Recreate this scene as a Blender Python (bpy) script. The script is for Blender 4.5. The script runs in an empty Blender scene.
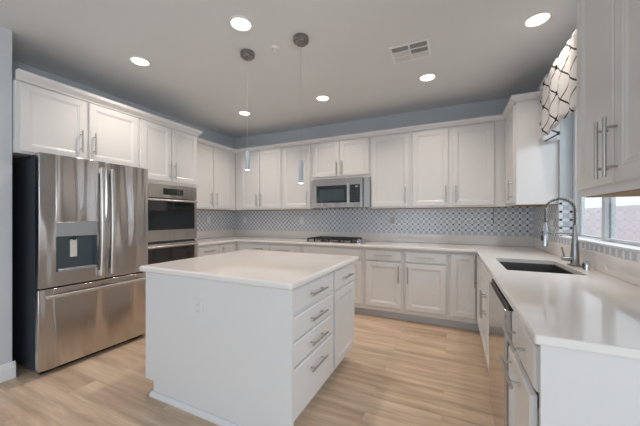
import bpy, bmesh, math, random
from mathutils import Vector, Matrix
random.seed(4)
PI = math.pi
scene = bpy.context.scene
COL = scene.collection

# ------------------------------------------------------------------ camera, world, light, exposure
cam_data = bpy.data.cameras.new('camera')
cam = bpy.data.objects.new('camera', cam_data)
COL.objects.link(cam)
cam.location = (3.7273, -4.1317, 1.2654)
cam.rotation_euler = (PI/2, 0, 0.4399)
cam_data.sensor_width = 36
cam_data.lens = 283.8/640*36
cam_data.shift_y = 4.17/640
cam_data.clip_start = 0.02
scene.camera = cam

vs = scene.view_settings
vs.view_transform = 'Standard'
vs.look = 'None'
vs.gamma = 1
vs.use_curve_mapping = False
vs.exposure = -0.05

world = bpy.data.worlds.new('world')
scene.world = world
world.use_nodes = True
bg = world.node_tree.nodes['Background']
bg.inputs['Color'].default_value = (0.84, 0.90, 1.0, 1)
bg.inputs['Strength'].default_value = 1.5

W = 4.595          # right wall
H = 2.7345         # ceiling
YB = -8.6          # far end of the open-plan room behind the camera
XL = 0.582         # face of the left wall beyond the refrigerator
XR = 7.4           # right side of the open-plan room behind the camera


def area_light(name, loc, rot, sx, sy, power, color):
    l = bpy.data.lights.new(name, 'AREA')
    l.shape = 'RECTANGLE'
    l.size = sx
    l.size_y = sy
    l.energy = power
    l.color = color
    o = bpy.data.objects.new(name, l)
    COL.objects.link(o)
    o.location = loc
    o.rotation_euler = rot
    return o


# added daylight panels: at the guessed windows, and hung outside over the sink window
area_light('added_daylight_rear_left', (2.3, YB + 0.03, 1.35), (PI/2, 0, 0), 2.0, 1.9, 36, (0.68, 0.85, 1.0))
area_light('added_daylight_rear_right', (5.3, YB + 0.03, 1.35), (PI/2, 0, 0), 2.0, 1.9, 17, (0.68, 0.85, 1.0))
area_light('added_daylight_side', (XR - 0.03, -6.0, 1.3), (PI/2, 0, PI/2), 2.4, 2.0, 88, (0.80, 0.90, 1.0))
area_light('added_daylight_outside_sink', (W + 1.0, -1.55, 2.75), (0, math.radians(58), 0), 1.3, 1.5, 45, (0.86, 0.93, 1.0))  # added lamp floating outdoors, brightens the island and steel from the window side
DOWNLIGHT_POWER = 6.0


# ------------------------------------------------------------------ materials
def new_mat(name, color=(0.8, 0.8, 0.8), rough=0.5, metal=0.0, coat=0.0, spec=0.5):
    m = bpy.data.materials.new(name)
    m.use_nodes = True
    b = m.node_tree.nodes['Principled BSDF']
    b.inputs['Base Color'].default_value = (*color, 1)
    b.inputs['Roughness'].default_value = rough
    b.inputs['Metallic'].default_value = metal
    b.inputs['Coat Weight'].default_value = coat
    b.inputs['Coat Roughness'].default_value = 0.06
    b.inputs['Specular IOR Level'].default_value = spec
    return m


class NT:
    """small helper to write node trees"""
    def __init__(self, m):
        self.t = m.node_tree
        self.b = self.t.nodes.get('Principled BSDF')

    def n(self, typ, **kw):
        nd = self.t.nodes.new(typ)
        for k, v in kw.items():
            setattr(nd, k, v)
        return nd

    def l(self, a, b):
        self.t.links.new(a, b)

    def math(self, op, a, b=None, c=None, clamp=False):
        nd = self.n('ShaderNodeMath', operation=op, use_clamp=clamp)
        for i, x in enumerate((a, b, c)):
            if x is None:
                continue
            if isinstance(x, (int, float)):
                nd.inputs[i].default_value = x
            else:
                self.l(x, nd.inputs[i])
        return nd.outputs[0]

    def mix(self, fac, a, b):
        nd = self.n('ShaderNodeMix', data_type='RGBA')
        if isinstance(fac, (int, float)):
            nd.inputs[0].default_value = fac
        else:
            self.l(fac, nd.inputs[0])
        for i, x in ((6, a), (7, b)):
            if isinstance(x, tuple):
                nd.inputs[i].default_value = (*x, 1)
            else:
                self.l(x, nd.inputs[i])
        return nd.outputs[2]

    def coords(self, scale=(1, 1, 1), kind='Object'):
        tc = self.n('ShaderNodeTexCoord')
        mp = self.n('ShaderNodeMapping')
        mp.inputs['Scale'].default_value = scale
        self.l(tc.outputs[kind], mp.inputs['Vector'])
        return mp.outputs[0]

    def noise(self, vec, scale=5, detail=2, rough=0.5):
        nd = self.n('ShaderNodeTexNoise')
        nd.inputs['Scale'].default_value = scale
        nd.inputs['Detail'].default_value = detail
        nd.inputs['Roughness'].default_value = rough
        self.l(vec, nd.inputs['Vector'])
        return nd.outputs[0]

    def bump(self, height, strength=0.2, dist=0.01):
        nd = self.n('ShaderNodeBump')
        nd.inputs['Strength'].default_value = strength
        nd.inputs['Distance'].default_value = dist
        self.l(height, nd.inputs['Height'])
        self.l(nd.outputs[0], self.b.inputs['Normal'])


def painted(name, color, rough, bump=0.03, scale=60, coat=0.0):
    m = new_mat(name, color, rough, coat=coat)
    t = NT(m)
    v = t.coords()
    nz = t.noise(v, scale, 2)
    t.bump(nz, bump, 0.002)
    big = t.noise(v, 1.3, 2)
    c = t.mix(t.math('MULTIPLY', big, 0.25), color, tuple(x*0.93 for x in color))
    t.l(c, t.b.inputs['Base Color'])
    return m


M_cab = painted('white_cabinet_paint', (0.76, 0.745, 0.73), 0.32, 0.01, 30)
M_groove = new_mat('shadow_gap', (0.12, 0.11, 0.10), 0.8)
M_wall = painted('pale_blue_grey_wall', (0.61, 0.63, 0.655), 0.75, 0.12, 180)
M_ceil = painted('ceiling_paint', (0.78, 0.80, 0.81), 0.85, 0.15, 150)
M_trim = painted('white_trim', (0.82, 0.83, 0.84), 0.35, 0.01)
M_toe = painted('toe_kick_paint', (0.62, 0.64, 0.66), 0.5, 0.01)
M_quartz = painted('white_quartz', (0.84, 0.80, 0.765), 0.08, 0.0, 40)
M_wood_under = new_mat('bare_wood', (0.30, 0.18, 0.065), 0.6)
M_nickel = new_mat('brushed_nickel', (0.50, 0.485, 0.46), 0.30, 1.0)
M_chrome = new_mat('chrome', (0.62, 0.63, 0.64), 0.14, 1.0)
M_faucet = new_mat('stainless_faucet', (0.36, 0.35, 0.335), 0.26, 1.0)
M_black = new_mat('black_plastic', (0.012, 0.013, 0.015), 0.35)
M_iron = new_mat('cast_iron', (0.015, 0.015, 0.016), 0.5)
M_glassblk = new_mat('black_glass', (0.010, 0.012, 0.013), 0.06, coat=0.5)
M_side = new_mat('dark_side_panel', (0.045, 0.055, 0.065), 0.38)
M_plate = new_mat('white_plastic', (0.82, 0.82, 0.80), 0.35)
M_slot = new_mat('dark_slot', (0.08, 0.08, 0.08), 0.6)
M_display = new_mat('dim_display', (0.05, 0.05, 0.04), 0.15)
M_grey = new_mat('grey_plastic', (0.33, 0.35, 0.37), 0.35, 0.3)
M_white_p = new_mat('paddle', (0.75, 0.72, 0.68), 0.3)
M_vent_in = new_mat('duct_dark', (0.05, 0.05, 0.05), 0.8)
M_vent = new_mat('vent_paint', (0.86, 0.86, 0.86), 0.5)
M_vinyl = new_mat('window_vinyl', (0.72, 0.74, 0.75), 0.35)
M_wire = new_mat('steel_wire', (0.42, 0.42, 0.42), 0.5, 0.3)


def steel(name, color, rough, aniso, wave, axis='Y'):
    m = new_mat(name, color, rough, 1.0)
    t = NT(m)
    t.b.inputs['Anisotropic'].default_value = aniso
    c = t.n('ShaderNodeCombineXYZ')
    c.inputs[2].default_value = 1.0
    t.l(c.outputs[0], t.b.inputs['Tangent'])
    sc = (0.3, 0.9, 0.14) if axis == 'Y' else (1.0, 0.3, 0.22)
    v = t.coords(sc)
    nz = t.noise(v, 4.4, 1.5, 0.4)
    bn = t.n('ShaderNodeBump')
    bn.inputs['Strength'].default_value = wave
    bn.inputs['Distance'].default_value = 0.08
    t.l(nz, bn.inputs['Height'])
    t.l(bn.outputs[0], t.b.inputs['Normal'])
    fine = t.noise(t.coords((1, 1, 90)), 6, 2)
    t.l(t.mix(t.math('MULTIPLY', fine, 0.3), color, tuple(x*0.8 for x in color)), t.b.inputs['Base Color'])
    return m


M_steel = steel('brushed_steel_doors', (0.58, 0.545, 0.52), 0.16, 0.90, 1.0)
M_steel2 = steel('brushed_steel', (0.56, 0.53, 0.50), 0.24, 0.6, 0.25)
M_steelx = steel('brushed_steel_front', (0.54, 0.50, 0.47), 0.22, 0.7, 0.35, 'X')
M_steel_dw = steel('brushed_steel_dishwasher', (0.60, 0.58, 0.56), 0.14, 0.4, 0.02)
M_steel_sink = new_mat('sink_steel', (0.17, 0.165, 0.16), 0.38, 1.0)


def floor_mat():
    m = new_mat('oak_plank_floor', (0.5, 0.38, 0.27), 0.38)
    t = NT(m)
    tc = t.n('ShaderNodeTexCoord')
    br = t.n('ShaderNodeTexBrick')
    br.offset = 0.37
    br.inputs['Scale'].default_value = 1.0
    br.inputs['Mortar Size'].default_value = 0.0012
    br.inputs['Mortar Smooth'].default_value = 0.3
    br.inputs['Brick Width'].default_value = 1.22
    br.inputs['Row Height'].default_value = 0.18
    br.inputs['Color1'].default_value = (0.0, 0.0, 0.0, 1)
    br.inputs['Color2'].default_value = (1.0, 1.0, 1.0, 1)
    br.inputs['Mortar'].default_value = (0.5, 0.5, 0.5, 1)
    t.l(tc.outputs['Object'], br.inputs['Vector'])
    plank = br.outputs['Color']
    # shift the grain from plank to plank
    mp = t.n('ShaderNodeMapping')
    mp.inputs['Scale'].default_value = (0.55, 5.5, 1)
    t.l(tc.outputs['Object'], mp.inputs['Vector'])
    sh = t.n('ShaderNodeVectorMath', operation='SCALE')
    t.l(plank, sh.inputs[0])
    sh.inputs['Scale'].default_value = 9.0
    ad = t.n('ShaderNodeVectorMath', operation='ADD')
    t.l(mp.outputs[0], ad.inputs[0])
    t.l(sh.outputs[0], ad.inputs[1])
    g1 = t.noise(ad.outputs[0], 2.4, 5, 0.6)
    g2 = t.noise(ad.outputs[0], 9, 4, 0.65)
    ramp = t.n('ShaderNodeValToRGB')
    ramp.color_ramp.elements[0].position = 0.33
    ramp.color_ramp.elements[0].color = (0.40, 0.27, 0.175, 1)
    ramp.color_ramp.elements[1].position = 0.66
    ramp.color_ramp.elements[1].color = (0.82, 0.63, 0.465, 1)
    t.l(g1, ramp.inputs[0])
    c = t.mix(t.math('MULTIPLY', g2, 0.55), ramp.outputs[0], (0.50, 0.37, 0.26))
    c = t.mix(t.math('MULTIPLY', plank, 0.20), c, (0.72, 0.60, 0.48))
    c = t.mix(t.math('MULTIPLY', br.outputs['Fac'], 0.30), c, (0.2, 0.14, 0.09))
    t.l(c, t.b.inputs['Base Color'])
    t.bump(g2, 0.05, 0.003)
    return m


def mosaic_mat(name, axis):
    """marble petals round blue-grey diamonds, small dark dots where the petals meet"""
    m = new_mat(name, (0.6, 0.6, 0.6), 0.22)
    t = NT(m)
    tc = t.n('ShaderNodeTexCoord')
    sp = t.n('ShaderNodeSeparateXYZ')
    t.l(tc.outputs['Object'], sp.inputs[0])
    s = 0.073
    u = t.math('DIVIDE', sp.outputs[axis], s)
    v = t.math('DIVIDE', sp.outputs['Z'], s)
    x = t.math('ABSOLUTE', t.math('SUBTRACT', t.math('FRACT', u), 0.5))
    y = t.math('ABSOLUTE', t.math('SUBTRACT', t.math('FRACT', v), 0.5))
    mx = t.math('MAXIMUM', x, y)
    mn = t.math('MINIMUM', x, y)
    a = t.math('SUBTRACT', 1.0, mx)
    d = t.math('ADD', t.math('MULTIPLY', a, a), t.math('MULTIPLY', mn, mn))
    petal = t.math('LESS_THAN', d, 0.52)
    line = t.math('LESS_THAN', t.math('ABSOLUTE', t.math('SUBTRACT', d, 0.545)), 0.020)
    cx_ = t.math('SUBTRACT', 0.5, x)
    cy_ = t.math('SUBTRACT', 0.5, y)
    dd = t.math('ADD', t.math('MULTIPLY', cx_, cx_), t.math('MULTIPLY', cy_, cy_))
    dot = t.math('LESS_THAN', dd, 0.024)
    vein = t.noise(t.coords((1, 1, 1)), 26, 3)
    white = t.mix(t.math('MULTIPLY', vein, 0.5), (0.86, 0.88, 0.90), (0.60, 0.63, 0.68))
    blue = t.mix(vein, (0.42, 0.46, 0.52), (0.62, 0.66, 0.72))
    c = t.mix(petal, blue, white)
    c = t.mix(line, c, (0.42, 0.44, 0.48))
    c = t.mix(dot, c, (0.04, 0.045, 0.07))
    t.l(c, t.b.inputs['Base Color'])
    return m


def valance_mat():
    m = new_mat('lattice_print_cotton', (0.8, 0.8, 0.8), 0.9)
    t = NT(m)
    tc = t.n('ShaderNodeTexCoord')
    sp = t.n('ShaderNodeSeparateXYZ')
    t.l(tc.outputs['UV'], sp.inputs[0])
    nz = t.noise(tc.outputs['UV'], 7, 1)
    w = t.math('MULTIPLY', t.math('SUBTRACT', nz, 0.5), 0.06)
    u = t.math('ADD', t.math('ADD', t.math('DIVIDE', sp.outputs['X'], 0.36), 0.447), w)
    v = t.math('SUBTRACT', t.math('DIVIDE', sp.outputs['Y'], 0.20), 0.115)
    A = t.math('PINGPONG', t.math('ADD', u, v), 0.5)
    B = t.math('PINGPONG', t.math('SUBTRACT', u, v), 0.5)
    ln = t.math('MAXIMUM', t.math('LESS_THAN', A, 0.034), t.math('LESS_THAN', B, 0.034))
    def node(off):
        pu = t.math('PINGPONG', t.math('ADD', u, off), 0.5)
        pv = t.math('PINGPONG', t.math('ADD', v, off), 0.5)
        return t.math('MULTIPLY', t.math('LESS_THAN', pu, 0.055), t.math('LESS_THAN', pv, 0.085))
    sq = node(0.0)
    k = t.math('MAXIMUM', ln, sq)
    c = t.mix(k, (0.68, 0.675, 0.67), (0.015, 0.015, 0.018))
    t.l(c, t.b.inputs['Base Color'])
    t.b.inputs['Subsurface Weight'].default_value = 0.0
    weave = t.noise(t.coords((1, 1, 1)), 400, 1)
    t.bump(weave, 0.1, 0.001)
    return m


def blockwall_mat():
    m = new_mat('pink_block_wall', (0.6, 0.5, 0.5), 0.9)
    t = NT(m)
    tc = t.n('ShaderNodeTexCoord')
    sw = t.n('ShaderNodeSeparateXYZ')
    t.l(tc.outputs['Object'], sw.inputs[0])
    cb = t.n('ShaderNodeCombineXYZ')
    t.l(sw.outputs['Y'], cb.inputs[0])
    t.l(sw.outputs['Z'], cb.inputs[1])
    br = t.n('ShaderNodeTexBrick')
    br.inputs['Scale'].default_value = 1
    br.inputs['Brick Width'].default_value = 0.4
    br.inputs['Row Height'].default_value = 0.2
    br.inputs['Mortar Size'].default_value = 0.008
    br.inputs['Color1'].default_value = (0.80, 0.68, 0.69, 1)
    br.inputs['Color2'].default_value = (0.74, 0.64, 0.66, 1)
    br.inputs['Mortar'].default_value = (0.66, 0.60, 0.61, 1)
    t.l(cb.outputs[0], br.inputs['Vector'])
    t.l(br.outputs['Color'], t.b.inputs['Base Color'])
    return m


def glass_mat(name, tint=(1, 1, 1), rough=0.0):
    m = new_mat(name, tint, rough)
    t = NT(m)
    nt = m.node_tree
    nt.nodes.remove(t.b)
    out = [n for n in nt.nodes if n.type == 'OUTPUT_MATERIAL'][0]
    tr = t.n('ShaderNodeBsdfTransparent')
    tr.inputs[0].default_value = (*tint, 1)
    gl = t.n('ShaderNodeBsdfGlossy')
    gl.inputs['Roughness'].default_value = rough
    fr = t.n('ShaderNodeFresnel')
    mx = t.n('ShaderNodeMixShader')
    ge = t.n('ShaderNodeNewGeometry')
    t.l(t.math('MULTIPLY', fr.outputs[0], t.math('SUBTRACT', 1.0, ge.outputs['Backfacing'])), mx.inputs[0])
    t.l(tr.outputs[0], mx.inputs[1])
    t.l(gl.outputs[0], mx.inputs[2])
    t.l(mx.outputs[0], out.inputs[0])
    return m


def emit_mat(name, color, strength):
    m = new_mat(name, color, 0.5)
    b = m.node_tree.nodes['Principled BSDF']
    b.inputs['Emission Color'].default_value = (*color, 1)
    b.inputs['Emission Strength'].default_value = strength
    return m


M_floor = floor_mat()
M_mosx = mosaic_mat('petal_mosaic_x', 'X')
M_mosy = mosaic_mat('petal_mosaic_y', 'Y')
M_valance = valance_mat()
M_block = blockwall_mat()
M_glass = glass_mat('window_glass', (0.95, 0.97, 0.97))
M_lamp = emit_mat('downlight_lens', (1.0, 0.90, 0.80), 3.5)
M_led = emit_mat('pendant_led', (1.0, 0.97, 0.92), 3.0)
M_gravel = painted('desert_gravel', (0.50, 0.42, 0.34), 0.95, 0.3, 40)
M_pglass = new_mat('frosted_pendant_glass', (0.46, 0.54, 0.60), 0.15)
M_pglass.node_tree.nodes['Principled BSDF'].inputs['Transmission Weight'].default_value = 0.25


# ------------------------------------------------------------------ mesh helpers
class MB:
    def __init__(self):
        self.bm = bmesh.new()

    def box(self, x0, x1, y0, y1, z0, z1):
        x0, x1 = sorted((x0, x1)); y0, y1 = sorted((y0, y1)); z0, z1 = sorted((z0, z1))
        v = [self.bm.verts.new((x, y, z)) for z in (z0, z1) for y in (y0, y1) for x in (x0, x1)]
        for f in ((0, 2, 3, 1), (4, 5, 7, 6), (0, 1, 5, 4), (2, 6, 7, 3), (0, 4, 6, 2), (1, 3, 7, 5)):
            self.bm.faces.new([v[i] for i in f])
        return self

    def ringloft(self, rings, cap0=True, cap1=True, closed=False):
        vs_ = [[self.bm.verts.new(p) for p in r] for r in rings]
        n = len(vs_[0])
        pairs = list(zip(vs_, vs_[1:]))
        if closed:
            pairs.append((vs_[-1], vs_[0]))
        for a, b in pairs:
            for i in range(n):
                j = (i+1) % n
                self.bm.faces.new((a[i], a[j], b[j], b[i]))
        if not closed:
            if cap0: self.bm.faces.new(vs_[0][::-1])
            if cap1: self.bm.faces.new(vs_[-1])
        return self

    def cyl(self, p0, p1, r0, r1=None, n=20):
        r1 = r0 if r1 is None else r1
        return self.tube([p0, p1], [r0, r1], n)

    def tube(self, pts, r, n=10, cap=True):
        pts = [Vector(p) for p in pts]
        if not isinstance(r, (list, tuple)):
            r = [r]*len(pts)
        t = (pts[1]-pts[0]).normalized()
        ref = Vector((0, 0, 1)) if abs(t.z) < 0.9 else Vector((1, 0, 0))
        nrm = t.cross(ref).normalized()
        rings = []
        for i, p in enumerate(pts):
            if i == 0: tt = pts[1]-pts[0]
            elif i == len(pts)-1: tt = pts[-1]-pts[-2]
            else: tt = pts[i+1]-pts[i-1]
            tt.normalize()
            nrm = (nrm - tt*nrm.dot(tt)).normalized()
            b = tt.cross(nrm)
            rings.append([p + (nrm*math.cos(2*PI*k/n) + b*math.sin(2*PI*k/n))*r[i] for k in range(n)])
        return self.ringloft(rings, cap, cap)

    def lathe(self, c, prof, n=28, axis='Z', sign=1):
        """prof: (radius, height) from one end to the other"""
        c = Vector(c)
        rings = []
        for r, hgt in prof:
            ring = []
            for k in range(n):
                a, b = r*math.cos(2*PI*k/n), r*math.sin(2*PI*k/n)
                if axis == 'Z': p = Vector((a, b, hgt*sign))
                elif axis == 'Y': p = Vector((a, hgt*sign, b))
                else: p = Vector((hgt*sign, a, b))
                ring.append(c+p)
            rings.append(ring)
        return self.ringloft(rings)

    def prism(self, poly, fn, t0, t1):
        """extrude a 2-D polygon; fn(a, b, t) -> xyz"""
        return self.ringloft([[fn(a, b, t0) for a, b in poly], [fn(a, b, t1) for a, b in poly]])


def tag(o, label=None, cat=None, group=None, kind=None):
    if label: o['label'] = label
    if cat: o['category'] = cat
    if group: o['group'] = group
    if kind: o['kind'] = kind
    return o


def thing(name, loc, label, cat, group=None):
    o = bpy.data.objects.new(name, None)
    o.empty_display_size = 0.05
    COL.objects.link(o)
    o.location = loc
    return tag(o, label, cat, group)


def obj(name, mb, mat, parent=None, bevel=0.0, seg=2, smooth=False, world_parent=None, origin=None):
    bm = mb.bm
    bmesh.ops.recalc_face_normals(bm, faces=bm.faces)
    # world offset of the parent chain (all unrotated)
    off = Vector((0, 0, 0))
    p = parent
    while p is not None:
        off += p.location
        p = p.parent
    if origin is None and parent is None:
        xs = [v.co.x for v in bm.verts]; ys = [v.co.y for v in bm.verts]; zs = [v.co.z for v in bm.verts]
        origin = Vector(((min(xs)+max(xs))/2, (min(ys)+max(ys))/2, min(zs)))
    origin = Vector(origin) if origin is not None else off
    bmesh.ops.translate(bm, verts=bm.verts, vec=-origin)
    me = bpy.data.meshes.new(name)
    bm.to_mesh(me)
    bm.free()
    if mat: me.materials.append(mat)
    o = bpy.data.objects.new(name, me)
    COL.objects.link(o)
    o.location = origin - off if parent else origin
    if parent: o.parent = parent
    if smooth:
        for f in me.polygons: f.use_smooth = True
        try:
            me.set_sharp_from_angle(angle=math.radians(40))
        except Exception:
            pass
    if bevel > 0:
        b = o.modifiers.new('bevel', 'BEVEL')
        b.width = bevel
        b.segments = seg
        b.limit_method = 'ANGLE'
        b.angle_limit = math.radians(50)
        b.harden_normals = False
    return o


def struct(name, mb, mat, bevel=0.0, origin=(0, 0, 0)):
    o = obj(name, mb, mat, None, bevel, origin=origin)
    o['kind'] = 'structure'
    return o


# facing: 'Y' faces -Y (back wall run), 'L' faces +X (left wall run), 'R' faces -X (right wall run)
def FN(face, plane):
    if face == 'Y': return lambda a, d, z: (a, plane - d, z)
    if face == 'L': return lambda a, d, z: (plane + d, a, z)
    if face == 'R': return lambda a, d, z: (plane - d, a, z)


def panel(fn, a0, a1, z0, z1, prof):
    mb = MB()
    rings = []
    for ins, d in prof:
        rings.append([fn(a0+ins, d, z0+ins), fn(a1-ins, d, z0+ins), fn(a1-ins, d, z1-ins), fn(a0+ins, d, z1-ins)])
    mb.ringloft(rings)
    return mb


DOOR = [(0, 0), (0, 0.016), (0.004, 0.020), (0.052, 0.020), (0.056, 0.0165), (0.062, 0.0165), (0.072, 0.011), (0.09, 0.011)]
DRAW = [(0, 0), (0, 0.014), (0.008, 0.020), (0.03, 0.020)]


def handle(parent, fn, a, z, length, vertical=True, d0=0.020, name='handle'):
    """bar pull on two posts"""
    mb = MB()
    so = 0.034
    L = length/2
    if vertical:
        mb.cyl(fn(a, d0+so, z-L), fn(a, d0+so, z+L), 0.0062, n=10)
        for s in (-1, 1):
            mb.cyl(fn(a, d0, z+s*L*0.66), fn(a, d0+so, z+s*L*0.66), 0.0048, n=8)
    else:
        mb.cyl(fn(a-L, d0+so, z), fn(a+L, d0+so, z), 0.0062, n=10)
        for s in (-1, 1):
            mb.cyl(fn(a+s*L*0.66, d0, z), fn(a+s*L*0.66, d0+so, z), 0.0048, n=8)
    return obj(name, mb, M_nickel, parent, smooth=True)


def cabinet(name, label, face, plane, a0, a1, z0, z1, depth, fronts, toe=0.0, under=False, group=None, toe_in=0.07):
    """plane: front of the face frame; fronts: (kind, a0, a1, z0, z1, handle_a, handle_z, length, vertical)"""
    fn = FN(face, plane)
    back = fn(0, -depth, 0); 
    mid = fn((a0+a1)/2, -depth/2, z0 if not toe else 0)
    if group is None:
        group = 'white wall cabinets' if name == 'wall_cabinet' else 'white base cabinets under the worktop' if name == 'base_cabinet' else None
    t = thing(name, mid, label, 'cabinet', group)
    e = 0.0007
    mb = MB()
    p, q = fn(a0+e, 0, z0), fn(a1-e, -depth, z1)
    mb.box(p[0], q[0], p[1], q[1], p[2], q[2])
    obj('carcass', mb, M_cab, t, 0.0015, 1)
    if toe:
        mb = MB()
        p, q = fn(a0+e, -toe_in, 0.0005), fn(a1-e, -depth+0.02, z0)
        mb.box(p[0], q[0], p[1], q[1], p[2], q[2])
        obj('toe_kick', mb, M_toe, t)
    if under:
        mb = MB()
        p, q = fn(a0+0.004, -0.018, z0-0.003), fn(a1-0.004, -depth+0.004, z0)
        mb.box(p[0], q[0], p[1], q[1], p[2], q[2])
        u = obj('underside', mb, M_wood_under, t)
        u['label'] = 'bare brown wood underside'
    for fr in fronts:
        kind, b0, b1, c0, c1, ha, hz, hl, vert = fr[:9]
        out = fr[9] if len(fr) > 9 else 0.0
        f2 = FN(face, plane + (out if face == 'L' else -out))
        o = obj('door' if kind == 'door' else 'drawer', panel(f2, b0, b1, c0, c1, DOOR if kind in ('door', 'pull') else DRAW), M_cab, t)
        if out:
            mb = MB()
            p, q = fn(b0+0.02, 0.0, c0+0.03), fn(b1-0.02, out, c1-0.05)
            mb.box(p[0], q[0], p[1], q[1], p[2], q[2])
            obj('drawer_box', mb, M_cab, o)
        if ha is not None:
            handle(o, f2, ha, hz, hl, vert)
    return t


# ------------------------------------------------------------------ room shell
T = 0.12
EX = W+0.16
struct('floor', MB().prism([(-0.3, YB-0.1), (XR+0.1, YB-0.1), (XR+0.1, -3.18), (EX, -3.18), (EX, 0.1), (-0.3, 0.1)], lambda a, b, t: (a, b, t), -0.10, 0.0), M_floor)
struct('ceiling', MB().prism([(-0.3, YB-0.1), (XR+0.1, YB-0.1), (XR+0.1, -3.18), (EX, -3.18), (EX, 0.1), (-0.3, 0.1)], lambda a, b, t: (a, b, t), H, H+0.1), M_ceil)
struct('wall_back', MB().box(-T, W+0.16, 0.0, T, 0, H), M_wall)
struct('wall_left', MB().box(-T, 0.0, -3.14, 0.0, 0, H), M_wall)
struct('wall_left_return', MB().box(-T, XL, YB, -3.14, 0, H), M_wall, 0.004)
# right wall with the opening of the window over the sink
WY0, WY1, WZ0, WZ1 = -2.20, -0.895, 1.09, 2.30
RT = 0.16
mb = MB()
mb.box(W, W+RT, WY1, 0.0, 0, H)
mb.box(W, W+RT, -3.30, WY0, 0, H)
mb.box(W, W+RT, WY0, WY1, 0, WZ0)
mb.box(W, W+RT, WY0, WY1, WZ1, H)
struct('wall_right', mb, M_wall)
struct('wall_right_return', MB().box(W+RT, XR, -3.30, -3.30+T, 0, H), M_wall)
# far side of the open-plan room, with two guessed windows added for daylight
mb = MB()
for x0, x1, z0, z1 in ((XL, 1.3, 0, H), (3.3, 4.3, 0, H), (6.3, XR, 0, H), (1.3, 3.3, 0, 0.4), (4.3, 6.3, 0, 0.4), (1.3, 3.3, 2.3, H), (4.3, 6.3, 2.3, H)):
    mb.box(x0, x1, YB-T, YB, z0, z1)
struct('wall_front', mb, M_wall)
mb = MB()
for y0, y1, z0, z1 in ((YB, -7.2, 0, H), (-4.8, -3.30, 0, H), (-7.2, -4.8, 0, 0.25), (-7.2, -4.8, 2.3, H)):
    mb.box(XR, XR+T, y0, y1, z0, z1)
struct('wall_side', mb, M_wall)

# baseboard on the left wall: runs along it and turns round its end
mb = MB()
prof = [(0, 0), (0.016, 0), (0.016, 0.085), (0.012, 0.10), (0.010, 0.118), (0.004, 0.13), (0, 0.13)]
mb.prism(prof, lambda a, b, t: (XL+a, t, b), YB+0.02, -3.125)
mb.prism(prof, lambda a, b, t: (t, -3.14+a*0.9, b), 0.36, XL+0.014)
struct('baseboard_left', mb, M_trim)

# mosaic bands behind the worktop
SP = 1.034         # top of the quartz upstand
TB = 0.008
struct('trim_1', MB().box(0.008, W-0.008, -TB, 0, SP, 1.40), M_mosx)['label'] = 'petal mosaic tiles on the back wall'
struct('trim_2', MB().box(0, TB, -1.395, -0.008, SP, 1.40), M_mosy)['label'] = 'petal mosaic tiles on the left wall'
mb = MB()
mb.box(W-TB, W, WY1, -0.008, SP, 1.40)
mb.box(W-TB, W, WY0, WY1, SP, WZ0-0.004)
mb.box(W-TB, W, -3.08, WY0, SP, 1.40)
struct('trim_3', mb, M_mosy)['label'] = 'petal mosaic tiles on the right wall'
struct('trim_4', MB().box(W-TB, W+0.09, WY1-0.008, WY1, WZ0+0.001, 1.43), M_mosx)['label'] = 'mosaic tiles lining the window recess'

# window over the sink: outer frame, fixed pane, sliding sash, sill
wf = MB()
FX0, FX1 = W+0.09, W+0.155
for y0, y1, z0, z1 in ((WY1-0.055, WY1-0.009, WZ0, WZ1), (WY0, WY0+0.05, WZ0, WZ1), (WY0, WY1-0.009, WZ0, WZ0+0.012), (WY0, WY1-0.009, WZ1-0.045, WZ1)):
    wf.box(FX0, FX1, y0, y1, z0, z1)
w1 = struct('window_1', wf, M_vinyl, 0.003, origin=(W+0.12, -1.55, WZ0))
def sash(y0, y1, x0, x1, s=0.035, zb=0.03):
    m_ = MB()
    z0, z1 = WZ0+zb, WZ1-0.045
    m_.box(x0, x1, y0, y0+s, z0, z1); m_.box(x0, x1, y1-s, y1, z0, z1)
    m_.box(x0, x1, y0+s, y1-s, z0, z0+0.018); m_.box(x0, x1, y0+s, y1-s, z1-s, z1)
    f_ = obj('window_sash', m_, M_vinyl, w1, 0.002, 1)
    g_ = MB().box((x0+x1)/2-0.003, (x0+x1)/2+0.003, y0+s-0.004, y1-s+0.004, z0+0.014, z1-s+0.004)
    obj('window_pane', g_, M_glass, f_)
sash(-1.49, WY1-0.055, W+0.122, W+0.147, 0.030, 0.010)
sash(WY0+0.05, -1.43, W+0.093, W+0.119, 0.045, 0.012)
obj('window_sill', MB().box(W-0.014, FX0, WY0+0.001, WY1-0.009, WZ0-0.004, WZ0+0.008), M_trim, w1, 0.003)

# garden wall and ground outside the window
struct('wall_garden', MB().box(6.9, 7.05, -1.2, 14, -0.1, 1.50), M_block)
struct('ground', MB().box(W+RT, 12, -3.0, 16, -0.16, -0.11), M_gravel)

# guessed unseen windows of the open-plan room, added to let daylight in
def added_window(n, c, horizontal, w_, z0, z1):
    m_ = MB()
    s = 0.05
    def bx(a0, a1, q0, q1):
        if horizontal: m_.box(c[0]+a0, c[0]+a1, c[1]-0.08, c[1]-0.03, q0, q1)
        else: m_.box(c[0]+0.03, c[0]+0.08, c[1]+a0, c[1]+a1, q0, q1)
    bx(-w_/2, w_/2, z0, z0+s); bx(-w_/2, w_/2, z1-s, z1)
    bx(-w_/2, -w_/2+s, z0+s, z1-s); bx(w_/2-s, w_/2, z0+s, z1-s); bx(-s/2, s/2, z0+s, z1-s)
    struct('window_%d' % n, m_, M_vinyl, origin=(c[0], c[1], z0))
added_window(2, (2.3, YB), True, 2.0, 0.4, 2.3)
added_window(3, (5.3, YB), True, 2.0, 0.4, 2.3)
added_window(4, (XR, -6.0), False, 2.4, 0.25, 2.3)

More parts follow.
